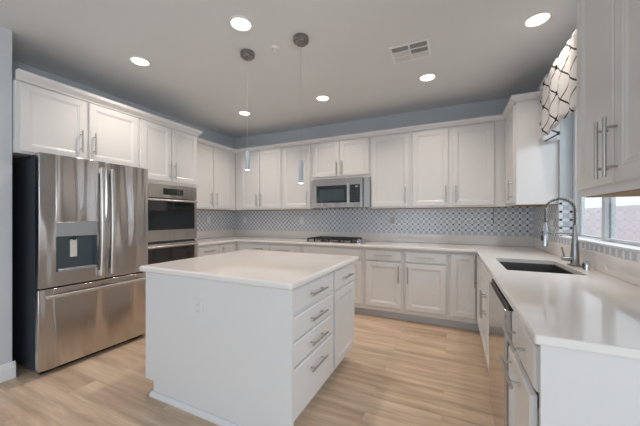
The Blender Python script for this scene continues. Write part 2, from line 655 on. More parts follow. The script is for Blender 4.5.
# ------------------------------------------------------------------ crown mouldings
def sweep(path, prof, mb):
    """path: XY polyline; prof: (outward, z) ; outward is to the right of travel, mitred corners"""
    n = len(path)
    rings = []
    for i, p in enumerate(path):
        p = Vector(p)
        dirs = []
        if i > 0: dirs.append((p-Vector(path[i-1])).normalized())
        if i < n-1: dirs.append((Vector(path[i+1])-p).normalized())
        ns = [Vector((d.y, -d.x)) for d in dirs]
        if len(ns) == 2:
            m_ = (ns[0]+ns[1])
            m_ = m_/m_.dot(ns[0])
        else:
            m_ = ns[0]
        rings.append([(p.x+m_.x*a, p.y+m_.y*a, z) for a, z in prof])
    mb.ringloft(rings)


CR = [(0.0, 2.366), (0.012, 2.366), (0.014, 2.378), (0.030, 2.392), (0.042, 2.404), (0.045, 2.423), (0.0, 2.423)]
mb = MB()
sweep([(0.326, -1.392), (0.326, -0.326), (4.269, -0.326), (4.269, -0.872), (W-0.001, -0.872)], CR, mb)
struct('trim_5', mb, M_cab)['label'] = 'white crown moulding above the shallower wall cabinets'
CT = [(0.0, 2.346), (0.012, 2.346), (0.014, 2.358), (0.034, 2.378), (0.048, 2.392), (0.052, 2.420), (0.0, 2.420)]
mb = MB()
sweep([(0.621, -3.136), (0.621, -1.400), (0.375, -1.400)], CT, mb)
struct('trim_6', mb, M_cab)['label'] = 'white crown moulding above the refrigerator and oven cabinets'
mb = MB()
sweep([(4.269, -2.396), (4.269, -3.10)], CR, mb)
struct('trim_7', mb, M_cab)

# ------------------------------------------------------------------ cabinets, left wall
g_tall = None
cabinet('wall_cabinet', 'deep white two-door wall cabinet directly above the refrigerator', 'L', 0.62, -3.137, -2.168, 1.775, 2.345, 0.618,
        [('door', -3.112, -2.668, 1.79, 2.336, -2.715, 1.955, 0.20, True), ('door', -2.645, -2.19, 1.79, 2.336, -2.61, 1.955, 0.20, True)])
# the tall oven cabinet, with a niche for the double oven
OY0, OY1 = -2.160, -1.425
OZ0, OZ1 = 0.40, 1.655
t = thing('oven_cabinet', (0.31, -1.785, 0), 'tall white cabinet housing the double wall oven, two doors on top', 'cabinet')
mb = MB()
mb.box(0.002, 0.62, -2.166, OY0-0.001, 0.10, 2.345)
mb.box(0.002, 0.62, OY1+0.001, -1.401, 0.10, 2.345)
mb.box(0.002, 0.62, OY0-0.001, OY1+0.001, OZ1+0.002, 2.345)
mb.box(0.002, 0.62, OY0-0.001, OY1+0.001, 0.10, OZ0-0.002)
mb.box(0.002, 0.02, OY0-0.001, OY1+0.001, OZ0-0.002, OZ1+0.002)
obj('carcass', mb, M_cab, t)
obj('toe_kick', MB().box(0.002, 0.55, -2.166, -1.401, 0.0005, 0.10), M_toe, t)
fl = FN('L', 0.62)
for a0, a1, ha in ((-2.150, -1.792, -1.815), (-1.772, -1.412, -1.752)):
    d = obj('door', panel(fl, a0, a1, 1.69, 2.336, DOOR), M_cab, t)
    handle(d, fl, ha, 1.82, 0.20)
d = obj('drawer', panel(fl, -2.150, -1.412, 0.13, 0.385, DRAW), M_cab, t)
handle(d, fl, -1.78, 0.31, 0.2, False)

cabinet('wall_cabinet', 'white two-door wall cabinet on the left wall between the oven cabinet and the corner', 'L', 0.325, -1.394, -0.327, 1.385, 2.366, 0.323,
        [('door', -1.27, -0.850, 1.405, 2.352, -0.895, 1.545, 0.21, True), ('door', -0.830, -0.470, 1.405, 2.352, -0.790, 1.545, 0.21, True)], under=True)
cabinet('base_cabinet', 'white base cabinet with a drawer right beside the oven cabinet', 'L', 0.60, -1.396, -1.0, 0.10, 0.8835, 0.598,
        [('drawer', -1.375, -1.02, 0.725, 0.855, -1.20, 0.79, 0.18, False), ('door', -1.375, -1.02, 0.155, 0.71, -1.06, 0.60, 0.19, True)], toe=0.1)
cabinet('base_cabinet', 'white base cabinet with a full-height door in the left corner of the kitchen', 'L', 0.60, -1.0, -0.601, 0.10, 0.8835, 0.598,
        [('door', -0.98, -0.68, 0.155, 0.855, -0.94, 0.75, 0.16, True)], toe=0.1)

# ------------------------------------------------------------------ cabinets, back wall
D = 0.323
zt, zd0, zd1 = 2.366, 1.405, 2.352
cabinet('wall_cabinet', 'white two-door wall cabinet on the back wall nearest the left corner', 'Y', -0.325, 0.327, 1.278, 1.385, zt, D,
        [('door', 0.455, 0.838, zd0, zd1, 0.800, 1.545, 0.21, True), ('door', 0.852, 1.255, zd0, zd1, 0.888, 1.545, 0.21, True)], under=True)
cabinet('wall_cabinet', 'white single-door wall cabinet immediately left of the microwave', 'Y', -0.325, 1.278, 1.800, 1.385, zt, D,
        [('door', 1.303, 1.780, zd0, zd1, 1.742, 1.545, 0.21, True)], under=True)
cabinet('wall_cabinet', 'short white two-door wall cabinet above the microwave', 'Y', -0.325, 1.800, 2.700, 1.820, zt, D,
        [('door', 1.828, 2.243, 1.855, zd1, 2.212, 1.965, 0.21, True), ('door', 2.257, 2.682, 1.855, zd1, 2.290, 1.965, 0.21, True)])
cabinet('wall_cabinet', 'white single-door wall cabinet immediately right of the microwave', 'Y', -0.325, 2.700, 3.228, 1.385, zt, D,
        [('door', 2.722, 3.206, zd0, zd1, 3.168, 1.545, 0.21, True)], under=True)
cabinet('wall_cabinet', 'white two-door wall cabinet on the back wall ending at the right corner', 'Y', -0.325, 3.228, 4.268, 1.385, zt, D,
        [('door', 3.252, 3.670, zd0, zd1, 3.640, 1.545, 0.21, True), ('door', 3.715, 4.150, zd0, zd1, 3.752, 1.545, 0.21, True)], under=True)

zb0, zb1 = 0.10, 0.8835
cabinet('base_cabinet', 'white base cabinet with a drawer nearest the left corner on the back wall', 'Y', -0.60, 0.602, 1.245, zb0, zb1, 0.598,
        [('drawer', 0.89, 1.225, 0.725, 0.855, 1.06, 0.79, 0.17, False), ('door', 0.89, 1.225, 0.155, 0.71, 1.18, 0.60, 0.19, True)], toe=0.1)
cabinet('base_cabinet', 'white base cabinet with a drawer immediately left of the cooktop cabinet', 'Y', -0.60, 1.245, 1.790, zb0, zb1, 0.598,
        [('drawer', 1.270, 1.765, 0.725, 0.855, 1.50, 0.79, 0.20, False), ('door', 1.270, 1.765, 0.155, 0.71, 1.72, 0.60, 0.19, True)], toe=0.1)
cabinet('base_cabinet', 'white base cabinet with a plain top panel under the cooktop', 'Y', -0.60, 1.790, 2.695, zb0, zb1, 0.598,
        [('drawer', 1.812, 2.660, 0.725, 0.855, None, 0, 0, False), ('door', 1.812, 2.230, 0.155, 0.71, 2.195, 0.60, 0.19, True),
         ('door', 2.245, 2.660, 0.155, 0.71, 2.28, 0.60, 0.19, True)], toe=0.1)
cabinet('base_cabinet', 'white base cabinet with drawer and door, first one right of the cooktop', 'Y', -0.60, 2.695, 3.180, zb0, zb1, 0.598,
        [('drawer', 2.720, 3.155, 0.725, 0.852, 2.94, 0.795, 0.21, False), ('door', 2.720, 3.155, 0.155, 0.71, 3.125, 0.575, 0.21, True)], toe=0.1)
cabinet('base_cabinet', 'white base cabinet with drawer and door, second one right of the cooktop', 'Y', -0.60, 3.180, 3.672, zb0, zb1, 0.598,
        [('drawer', 3.205, 3.652, 0.725, 0.852, 3.43, 0.795, 0.21, False), ('door', 3.205, 3.652, 0.155, 0.71, 3.232, 0.575, 0.21, True)], toe=0.1)
cabinet('base_cabinet', 'white base cabinet with one tall door and no drawer, right end of back wall', 'Y', -0.60, 3.672, 3.985, zb0, zb1, 0.598,
        [('door', 3.700, 3.945, 0.155, 0.852, None, 0, 0, True)], toe=0.1)

# ------------------------------------------------------------------ cabinets, right wall
FR_ = 3.985        # face frame plane
cabinet('base_cabinet', 'white base cabinet with a tall door between the right corner and the sink cabinet', 'R', 3.975, -1.12, -0.64, zb0, zb1, W-3.975-0.002,
        [('door', -1.10, -0.665, 0.155, 0.852, -0.83, 0.69, 0.30, True)], toe=0.1)
cabinet('corner_wall_cabinet', 'white wall cabinet in the right corner beside the window, its plain side facing the room', 'R', 4.270, -0.872, -0.327, 1.385, zt, W-4.270-0.002,
        [('door', -0.850, -0.395, zd0, zd1, -0.805, 1.53, 0.20, True)], under=True)
cabinet('wall_cabinet', 'white two-door wall cabinet on the right wall nearest the camera', 'R', 4.270, -3.10, -2.392, 1.360, zt, W-4.270-0.002,
        [('door', -2.747, -2.410, 1.392, zd1, -2.712, 1.517, 0.215, True), ('door', -3.085, -2.757, 1.392, zd1, -2.777, 1.517, 0.215, True)], under=True)
endc = cabinet('end_base_cabinet', 'white base cabinet ending the run under the sink counter, lower front pulled slightly open', 'R', 3.975, -3.062, -2.645, zb0, zb1, W-3.975-0.002,
        [('drawer', -3.045, -2.665, 0.722, 0.862, -2.83, 0.795, 0.25, False), ('pull', -3.045, -2.665, 0.13, 0.708, -2.83, 0.672, 0.25, False, 0.012)], toe=0.1)

# sink cabinet: open topped box so the bowl hangs inside it
t = thing('sink_cabinet', (4.28, -1.57, 0), 'white two-door base cabinet beneath the sink', 'cabinet')
mb = MB()
sx0, sx1 = 3.975, W-0.002
mb.box(sx0, sx1, -2.027, -2.009, 0.10, 0.8835)
mb.box(sx0, sx1, -1.139, -1.121, 0.10, 0.8835)
mb.box(sx0, sx1, -2.009, -1.139, 0.10, 0.118)
mb.box(sx1-0.01, sx1, -2.009, -1.139, 0.118, 0.8835)
mb.box(sx0, sx0+0.018, -2.009, -1.139, 0.118, 0.8835)
obj('carcass', mb, M_cab, t)
obj('toe_kick', MB().box(4.045, sx1, -2.027, -1.121, 0.0005, 0.10), M_toe, t)
fr_ = FN('R', 3.975)
obj('false_front', panel(fr_, -2.005, -1.14, 0.722, 0.855, DRAW), M_cab, t)
for a0, a1, ha in ((-1.568, -1.14, -1.534), (-2.005, -1.578, -1.612)):
    d = obj('door', panel(fr_, a0, a1, 0.155, 0.705, DOOR), M_cab, t)
    handle(d, fr_, ha, 0.585, 0.2)
# end panel facing the open room
obj('end_panel', MB().box(3.964, W-0.001, -3.076, -3.0625, 0.001, 0.8835), M_cab, endc, 0.001, 1)

# ------------------------------------------------------------------ worktops
def grid_slab(xs, ys, inside, z0, z1):
    mb = MB()
    bm = mb.bm
    vt = {}
    def V(x, y, z):
        k = (round(x, 5), round(y, 5), round(z, 5))
        if k not in vt: vt[k] = bm.verts.new(k)
        return vt[k]
    cells = {}
    for i in range(len(xs)-1):
        for j in range(len(ys)-1):
            if inside((xs[i]+xs[i+1])/2, (ys[j]+ys[j+1])/2):
                cells[(i, j)] = 1
    for (i, j) in cells:
        x0, x1, y0, y1 = xs[i], xs[i+1], ys[j], ys[j+1]
        bm.faces.new((V(x0, y0, z1), V(x1, y0, z1), V(x1, y1, z1), V(x0, y1, z1)))
        bm.faces.new((V(x0, y0, z0), V(x0, y1, z0), V(x1, y1, z0), V(x1, y0, z0)))
        for (di, dj, p, q) in ((-1, 0, (x0, y1), (x0, y0)), (1, 0, (x1, y0), (x1, y1)), (0, -1, (x0, y0), (x1, y0)), (0, 1, (x1, y1), (x0, y1))):
            if (i+di, j+dj) not in cells:
                bm.faces.new((V(*p, z0), V(*q, z0), V(*q, z1), V(*p, z1)))
    bmesh.ops.dissolve_limit(bm, angle_limit=0.01, verts=bm.verts, edges=bm.edges)
    bmesh.ops.recalc_face_normals(bm, faces=bm.faces)
    es = []
    for e_ in bm.edges:
        c_ = (e_.verts[0].co+e_.verts[1].co)/2
        if len(e_.link_faces) == 2 and e_.calc_face_angle() > 0.8 and not (SX0-0.01 < c_.x < SX1+0.01 and SY0-0.01 < c_.y < SY1+0.01):
            es.append(e_)
    bmesh.ops.bevel(bm, geom=es, offset=0.006, segments=2, profile=0.5, affect='EDGES')
    return mb


SX0, SX1, SY0, SY1 = 4.050, 4.462, -1.890, -1.265   # sink cut-out
CX0, CX1, CY0, CY1 = 1.835, 2.615, -0.545, -0.085   # cooktop cut-out
RX = 3.946
def in_top(x, y):
    if SX0 < x < SX1 and SY0 < y < SY1: return False
    return (x < 0.65 and y > -1.396) or y > -0.65 or x > RX
ct = thing('countertop', (W/2, -0.3, 0.874), 'white quartz worktop wrapping round three walls of the kitchen', 'countertop')
obj('worktop', grid_slab([0.001, 0.65, RX, SX0, SX1, W-0.001], [-3.090, SY0, -1.396, SY1, -0.65, -0.001], in_top, 0.884, 0.914), M_quartz, ct)
mb = MB()
UT = 0.018
mb.box(0.001, 0.001+UT, -1.396, -0.001-UT, 0.9145, SP)
obj('upstand', mb, M_quartz, ct, 0.002, 1)
obj('upstand', MB().box(0.001, W-0.001, -0.001-UT, -0.001, 0.9145, SP), M_quartz, ct, 0.002, 1)
obj('upstand', MB().box(W-0.001-UT, W-0.001, -3.088, -0.001-UT, 0.9145, SP), M_quartz, ct, 0.002, 1)

# ------------------------------------------------------------------ island
IX0, IX1, IY0, IY1 = 1.669, 2.9515, -2.837, -1.655
isl = thing('kitchen_island', (2.31, -2.245, 0), 'white kitchen island with plain front panel and drawers on its right side', 'kitchen island')
obj('countertop', MB().box(IX0, IX1, IY0, IY1, 0.872, 0.914), M_quartz, isl, 0.016, 4)['label'] = 'white quartz top with rounded edge'
mb = MB().box(1.714, 2.905, -2.790, -1.68, 0.10, 0.8715)
obj('carcass', mb, M_cab, isl)
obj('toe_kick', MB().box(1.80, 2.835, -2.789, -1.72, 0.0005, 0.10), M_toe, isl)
# front panel with its notches over the toe spaces
pts = [(1.800, 0.002), (2.858, 0.002), (2.858, 0.103), (2.938, 0.103), (2.938, 0.871), (1.712, 0.871), (1.712, 0.103), (1.800, 0.103)]
obj('end_panel', MB().prism(pts, lambda a, b, t_: (a, t_, b), -2.812, -2.7905), M_cab, isl, 0.001, 1)
mb = MB()
shoe = [(0, 0.0005), (0.020, 0.0005), (0.020, 0.012), (0.014, 0.026), (0.006, 0.034), (0, 0.034)]
sweep([(2.858, -2.8125), (1.800, -2.8125), (1.800, -2.70)], [(-a, b) for a, b in shoe], mb)
obj('base_moulding', mb, M_cab, isl)
fi = FN('L', 2.905)
for z0, z1 in ((0.726, 0.860), (0.574, 0.704), (0.424, 0.556), (0.125, 0.408)):
    d = obj('drawer', panel(fi, -2.776, -2.192, z0, z1, DRAW), M_cab, isl)
    handle(d, fi, -2.485, (z0+z1)/2 if z1-z0 < 0.2 else z1-0.075, 0.22, False)
d = obj('drawer', panel(fi, -2.150, -1.70, 0.712, 0.860, DRAW), M_cab, isl)
handle(d, fi, -1.925, 0.786, 0.20, False)
d = obj('door', panel(fi, -2.150, -1.70, 0.125, 0.694, DOOR), M_cab, isl)
gm = MB().box(2.9045, 2.9062, -2.180, -2.160, 0.105, 0.868)


def plate(label, fn, a, z, w_=0.072, h_=0.115, kind='outlet', mat=None):
    p = fn(a, 0, z-h_/2)
    t_ = thing('wall_outlet' if kind == 'outlet' else 'light_switch', p, label, 'outlet' if kind == 'outlet' else 'switch', 'white wall outlets' if kind == 'outlet' and mat is None else None)
    obj('cover_plate', panel(fn, a-w_/2, a+w_/2, z-h_/2, z+h_/2, [(0, 0.0003), (0, 0.004), (0.004, 0.0065), (0.01, 0.0065)]), mat or M_plate, t_)
    if kind == 'outlet':
        for s in (-1, 1):
            r = obj('socket', panel(fn, a-0.017, a+0.017, z+s*0.021-0.014, z+s*0.021+0.014, [(0, 0.0065), (0, 0.0085), (0.003, 0.009)]), mat or M_plate, t_)
            m_ = MB()
            for q in (-1, 1):
                c0 = fn(a+q*0.006-0.0012, 0.0088, z+s*0.021-0.004)
                c1 = fn(a+q*0.006+0.0012, 0.0095, z+s*0.021+0.005)
                m_.box(c0[0], c1[0], c0[1], c1[1], c0[2], c1[2])
            obj('slot', m_, M_slot, r)
    else:
        obj('rocker', panel(fn, a-0.016, a+0.016, z-0.032, z+0.032, [(0, 0.0065), (0, 0.009), (0.003, 0.010)]), mat or M_plate, t_)
    return t_


fb = FN('Y', -TB)
plate('white outlet in the middle of the island front panel', FN('Y', -2.812), 2.243, 0.683, 0.074, 0.118, 'outlet', M_cab)
plate('white outlet on the left wall mosaic between oven cabinet and corner', FN('L', TB), -0.62, 1.215)
plate('white outlet on the back wall mosaic nearest the left corner', fb, 0.262, 1.215)
plate('white outlet on the back wall mosaic just left of the cooktop', fb, 1.455, 1.205)
M_beige = new_mat('beige_plastic', (0.55, 0.53, 0.46), 0.4)
plate('beige outlet on the back wall mosaic to the right of the cooktop', fb, 2.93, 1.215, 0.072, 0.1, 'outlet', M_beige)
plate('white switch on the right wall mosaic behind the faucet', FN('R', W-TB), -0.70, 1.185, 0.09, 0.115, 'switch')

# ------------------------------------------------------------------ refrigerator
FXD = 0.800
rf = thing('refrigerator', (0.45, -2.617, 0), 'stainless steel french door refrigerator with water dispenser and bottom freezer drawer', 'refrigerator')
FY0, FY1, FYM = -3.062, -2.176, -2.592
obj('body', MB().box(0.06, 0.725, FY0+0.012, FY1-0.004, 0.03, 1.745), M_side, rf, 0.006, 2)['label'] = 'dark grey painted side and back'
obj('hinge_cover', MB().box(0.60, 0.775, FY0+0.02, FY0+0.10, 1.7455, 1.772), M_side, rf, 0.004, 1)
obj('hinge_cover', MB().box(0.60, 0.775, FY1-0.10, FY1-0.02, 1.7455, 1.772), M_side, rf, 0.004, 1)
for x_ in (0.12, 0.66):
    for y_ in (FY0+0.06, FY1-0.06):
        obj('foot', MB().cyl((x_, y_, 0.0), (x_, y_, 0.03), 0.02), M_black, rf)
obj('base_grille', MB().box(0.69, 0.735, FY0+0.03, FY1-0.03, 0.006, 0.03), M_black, rf)


def fridge_door(y0, y1, z0, z1, hole=None):
    """slightly crowned door skin with rounded edges; hole = (y0,y1,z0,z1)"""
    if hole is None:
        mb_ = MB()
        n = 14
        ring = []
        xb = 0.738
        for k in range(n+1):
            s = k/n
            y = y0+(y1-y0)*s
            e_ = min(s, 1-s)*(y1-y0)
            x = FXD - (0.014*(1-min(e_/0.02, 1))**2) - 0.0
            ring.append((x, y))
        mb_.prism(ring+[(xb, y1), (xb, y0)], lambda a, b, t_: (a, b, t_), z0, z1)
        return mb_
    mb_ = MB()
    h0, h1, g0, g1 = hole
    xb = 0.738
    mb_.box(xb, FXD, y0, h0, z0, z1)
    mb_.box(xb, FXD, h1, y1, z0, z1)
    mb_.box(xb, FXD, h0, h1, z0, g0)
    mb_.box(xb, FXD, h0, h1, g1, z1)
    mb_.box(xb, xb+0.004, h0, h1, g0, g1)
    bmesh.ops.remove_doubles(mb_.bm, verts=mb_.bm.verts, dist=1e-5)
    return mb_


def vbar(y, z0, z1, parent, bow=0.018):
    mb_ = MB()
    n = 16
    rings = []
    for k in range(n+1):
        s = k/n
        z = z0+(z1-z0)*s
        off = FXD+0.034+bow*math.sin(PI*s)
        w2, d2 = 0.017, 0.009
        rings.append([(off-d2, y-w2, z), (off+d2*0.6, y-w2, z), (off+d2, y-w2*0.5, z), (off+d2, y+w2*0.5, z), (off+d2*0.6, y+w2, z), (off-d2, y+w2, z)])
    mb_.ringloft(rings)
    for z in (z0+0.025, z1-0.025):
        mb_.box(FXD-0.001, FXD+0.032, y-0.010, y+0.010, z-0.022, z+0.022)
    return obj('door_handle', mb_, M_chrome if False else M_steelh, parent, 0.002, 1)


M_steelh = new_mat('satin_handle', (0.62, 0.60, 0.57), 0.36, 1.0)
DH = (-2.957, -2.657, 0.815, 1.225)
dl = obj('left_door', fridge_door(FY0, FYM-0.003, 0.700, 1.775, DH), M_steel, rf, 0.006, 3)
dr = obj('right_door', fridge_door(FYM+0.003, FY1, 0.700, 1.775), M_steel, rf, 0.004, 2, smooth=True)
fz = obj('freezer_drawer', fridge_door(FY0, FY1, 0.045, 0.688), M_steel, rf, 0.004, 2, smooth=True)
vbar(FYM-0.045, 0.735, 1.715, dl)
vbar(FYM+0.040, 0.735, 1.715, dr)
mb = MB()
n = 16
rings = []
for k in range(n+1):
    s = k/n
    y = FY0+0.035+(FY1-FY0-0.07)*s
    off = FXD+0.036+0.012*math.sin(PI*s)
    zc = 0.628
    rings.append([(off-0.009, y, zc-0.013), (off+0.006, y, zc-0.013), (off+0.009, y, zc-0.006), (off+0.009, y, zc+0.006), (off+0.006, y, zc+0.013), (off-0.009, y, zc+0.013)])
mb.ringloft(rings)
for y in (FY0+0.06, FY1-0.06):
    mb.box(FXD-0.001, FXD+0.036, y-0.022, y+0.022, 0.618, 0.638)
obj('door_handle', mb, M_steelh, fz, 0.002, 1)
# dispenser
disp = obj('water_dispenser', MB().box(0.7425, FXD+0.003, DH[0]+0.001, DH[1]-0.001, 1.105, DH[3]-0.001), M_grey, dl, 0.003, 1)
disp['label'] = 'grey control strip above a shaded recess'
mb = MB()
mb.box(0.7425, 0.7445, DH[0]+0.001, DH[1]-0.001, DH[2]+0.001, 1.104)
mb.box(0.7445, FXD+0.001, DH[0]+0.001, DH[0]+0.012, DH[2]+0.001, 1.104)
mb.box(0.7445, FXD+0.001, DH[1]-0.012, DH[1]-0.001, DH[2]+0.001, 1.104)
obj('recess', mb, new_mat('recess_plastic_shade', (0.09, 0.115, 0.13), 0.3, 0.4), disp)  # plastic darkened: shade of the shallow recess is put into its colour
obj('drip_tray', MB().box(0.7445, FXD+0.012, DH[0]+0.0125, DH[1]-0.0125, DH[2]+0.001, DH[2]+0.022), M_grey, disp, 0.003, 1)
obj('paddle', MB().box(0.7465, 0.762, -2.845, -2.795, 0.925, 1.075), M_white_p, disp, 0.004, 2)
obj('spout', MB().cyl((0.772, -2.82, 1.104), (0.772, -2.82, 1.07), 0.012, 0.009), M_black, disp)
obj('badge', MB().cyl((FXD, -2.225, 1.69), (FXD+0.002, -2.225, 1.69), 0.011, n=24), M_grey, dr)

# ------------------------------------------------------------------ double wall oven
ov = thing('double_wall_oven', (0.33, (OY0+OY1)/2, OZ0), 'stainless steel double wall oven built in between refrigerator and corner', 'oven')
obj('body', MB().box(0.03, 0.619, OY0+0.005, OY1-0.005, OZ0+0.004, OZ1-0.004), M_side, ov)
cp = obj('control_panel', MB().box(0.6215, 0.648, OY0+0.001, OY1-0.001, 1.492, OZ1-0.002), M_steel2, ov, 0.003, 2)
dp = obj('display', MB().box(0.6482, 0.6495, -1.905, -1.635, 1.532, 1.607), M_black, cp)
obj('clock_window', MB().box(0.6497, 0.6502, -1.83, -1.73, 1.555, 1.590), M_display, dp)
mb = MB()
for s in range(3):
    for q in range(3):
        obj('key', MB().box(0.6497, 0.6502, -1.715+q*0.022, -1.705+q*0.022, 1.548+s*0.02, 1.556+s*0.02), M_grey, dp)


def oven_door(z0, z1, gz0, gz1, hz):
    d_ = MB()
    x0, x1 = 0.6215, 0.650
    a0, a1 = OY0+0.002, OY1-0.002
    d_.box(x0, x1, a0, a0+0.035, z0, z1); d_.box(x0, x1, a1-0.035, a1, z0, z1)
    d_.box(x0, x1, a0+0.035, a1-0.035, z0, gz0); d_.box(x0, x1, a0+0.035, a1-0.035, gz1, z1)
    bmesh.ops.remove_doubles(d_.bm, verts=d_.bm.verts, dist=1e-5)
    o_ = obj('oven_door', d_, M_steel2, ov)
    obj('oven_window', MB().box(x0+0.004, x1-0.001, a0+0.0355, a1-0.0355, gz0+0.0005, gz1-0.0005), M_glassblk, o_)
    h_ = MB()
    h_.cyl((x1+0.045, a0+0.03, hz), (x1+0.045, a1-0.03, hz), 0.0115, n=14)
    for y_ in (a0+0.07, a1-0.07):
        h_.box(x1-0.001, x1+0.04, y_-0.012, y_+0.012, hz-0.009, hz+0.009)
    obj('door_handle', h_, M_steelh, o_, smooth=True)
    return o_


o1 = oven_door(0.985, 1.482, 1.115, 1.455, 1.462)
obj('badge', MB().cyl((0.65, -1.79, 1.045), (0.652, -1.79, 1.045), 0.014, n=24), M_grey, o1)
oven_door(0.43, 0.958, 0.54, 0.905, 0.925)

# ------------------------------------------------------------------ microwave
mw = thing('microwave', (2.257, -0.2, 1.402), 'stainless steel over-the-range microwave hung above the cooktop', 'microwave')
MX0, MX1, MZ0, MZ1 = 1.857, 2.605, 1.402, 1.814
obj('body', MB().box(MX0+0.003, MX1-0.003, -0.375, -0.012, MZ0+0.004, MZ1-0.002), M_steelx, mw, 0.003, 1)
md = MB()
y0, y1 = -0.410, -0.3765
dx1 = 2.450
G0, G1, K0, K1, ZA, ZB = 1.918, 2.385, 2.430, 2.575, 1.470, 1.715
md.box(MX0, G0, y0, y1, MZ0, MZ1); md.box(G0, MX1, y0, y1, ZB, MZ1); md.box(G0, MX1, y0, y1, MZ0, ZA)
md.box(G1, K0, y0, y1, ZA, ZB); md.box(K1, MX1, y0, y1, ZA, ZB)
bmesh.ops.remove_doubles(md.bm, verts=md.bm.verts, dist=1e-5)
fd = obj('front_frame', md, M_steelx, mw)
dg = obj('door_glass', MB().box(G0+0.0005, G1-0.0005, y0+0.002, y1, ZA+0.0005, ZB-0.0005), M_glassblk, fd)
obj('door_screen', MB().box(G0+0.045, G1-0.035, y0+0.0012, y0+0.0018, ZA+0.03, ZB-0.055), new_mat('screen_mesh', (0.05, 0.07, 0.08), 0.2), dg)
kp = obj('control_panel', MB().box(K0+0.0005, K1-0.0005, y0+0.002, y1, ZA+0.0005, ZB-0.0005), M_glassblk, fd)
obj('clock_window', MB().box(2.505, 2.550, y0+0.0012, y0+0.0018, ZB-0.035, ZB-0.018), M_grey, kp)
M_key = new_mat('key_print', (0.05, 0.07, 0.09), 0.4)
for r_ in range(6):
    for q in range(3):
        obj('key', MB().box(2.450+q*0.04, 2.470+q*0.04, y0+0.0012, y0+0.0018, ZA+0.02+r_*0.026, ZA+0.027+r_*0.026), M_key, kp)
obj('door_pull', MB().box(2.396, 2.420, y0-0.020, y0-0.001, ZA-0.02, ZB+0.02), M_steelh, fd, 0.004, 2)
for a0_, a1_ in ((1.802, MX0-0.002), (MX1+0.006, 2.697)):
    obj('filler_panel', MB().box(a0_, a1_, -0.362, -0.012, MZ0, MZ1), M_steel2, mw, 0.002, 1)
obj('vent_grille', MB().box(MX0+0.2, MX1-0.2, -0.34, -0.10, MZ0-0.004, MZ0+0.004), M_slot, mw)

# ------------------------------------------------------------------ gas cooktop
ck = thing('cooktop', (2.225, -0.315, 0.915), 'stainless steel gas cooktop with black cast iron grates and knobs at the right', 'cooktop')
obj('tray', MB().box(CX0-0.02, CX1+0.02, CY0-0.01, CY1-0.01, 0.9148, 0.924), M_steelx, ck, 0.004, 2)
for bx_, by_ in ((1.96, -0.20), (1.96, -0.43), (2.20, -0.315), (2.40, -0.20), (2.40, -0.43)):
    b_ = obj('burner', MB().lathe((bx_, by_, 0.924), [(0.045, 0), (0.045, 0.008), (0.036, 0.012), (0.036, 0.018)]), M_grey, ck, smooth=True)
    obj('burner_cap', MB().lathe((bx_, by_, 0.942), [(0.030, 0), (0.032, 0.003), (0.030, 0.008), (0.01, 0.010)]), M_iron, b_, smooth=True)
for gx0, gx1 in ((1.845, 2.080), (2.086, 2.312), (2.336, 2.500)):
    mb = MB()
    ya, yb = CY0+0.01, CY1-0.03
    r = 0.006
    zg = 0.962
    for x_ in (gx0, (gx0+gx1)/2, gx1):
        mb.box(x_-r, x_+r, ya, yb, zg-0.008, zg+0.008)
    for y_ in (ya, ya+(yb-ya)*0.25, (ya+yb)/2, ya+(yb-ya)*0.75, yb):
        mb.box(gx0, gx1, y_-r, y_+r, zg-0.007, zg+0.007)
    for x_ in (gx0, gx1):
        for y_ in (ya, (ya+yb)/2, yb):
            mb.box(x_-0.009, x_+0.009, y_-0.009, y_+0.009, 0.9245, zg)
    obj('grate', mb, M_iron, ck, 0.001, 1)
for k in range(5):
    y_ = -0.49+0.083*k
    kb = MB().lathe((2.570, y_, 0.9243), [(0.019, 0), (0.019, 0.006), (0.016, 0.009), (0.015, 0.028), (0.012, 0.030)], 18)
    obj('knob', kb, M_chrome, ck, smooth=True)

# ------------------------------------------------------------------ dishwasher
dw = thing('dishwasher', (4.2, -2.335, 0), 'stainless steel dishwasher set between the sink cabinet and the end cabinet', 'dishwasher')
obj('tub', MB().box(3.985, W-0.02, -2.640, -2.031, 0.10, 0.868), M_black, dw)
obj('toe_kick', MB().box(4.03, W-0.05, -2.640, -2.031, 0.0005, 0.0995), M_black, dw)
dd_ = obj('dishwasher_door', MB().box(3.932, 3.984, -2.641, -2.030, 0.115, 0.853), M_steel_dw, dw, 0.003, 2)
obj('control_strip', MB().box(3.946, 3.984, -2.641, -2.030, 0.8535, 0.872), M_black, dd_)

# ------------------------------------------------------------------ sink
sk = thing('sink', ((SX0+SX1)/2, (SY0+SY1)/2, 0.70), 'dark stainless steel single bowl undermount sink in the right counter', 'sink')
mb = MB()
th_ = 0.003
def rect(ins, z): return [(SX0+ins, SY0+ins, z), (SX1-ins, SY0+ins, z), (SX1-ins, SY1-ins, z), (SX0+ins, SY1-ins, z)]
zb = 0.70
mb.ringloft([rect(-0.012, 0.8835), rect(0.0, 0.8835), rect(0.003, zb+0.02), rect(0.02, zb+0.003), rect(0.12, zb), rect(0.12, zb-th_), rect(0.015, zb-th_), rect(-th_, zb+0.02), rect(-th_, 0.8805), rect(-0.012, 0.8805)], False, False, True)
# close the bottom of the bowl
b2 = mb.bm
mb.box(SX0+0.12, SX1-0.12, SY0+0.12, SY1-0.12, zb-th_, zb)
obj('bowl', mb, M_steel_sink, sk)
obj('drain', MB().lathe((4.256, -1.578, zb+0.0005), [(0.045, 0), (0.045, 0.003), (0.034, 0.004), (0.030, 0.001)]), M_chrome, sk, smooth=True)

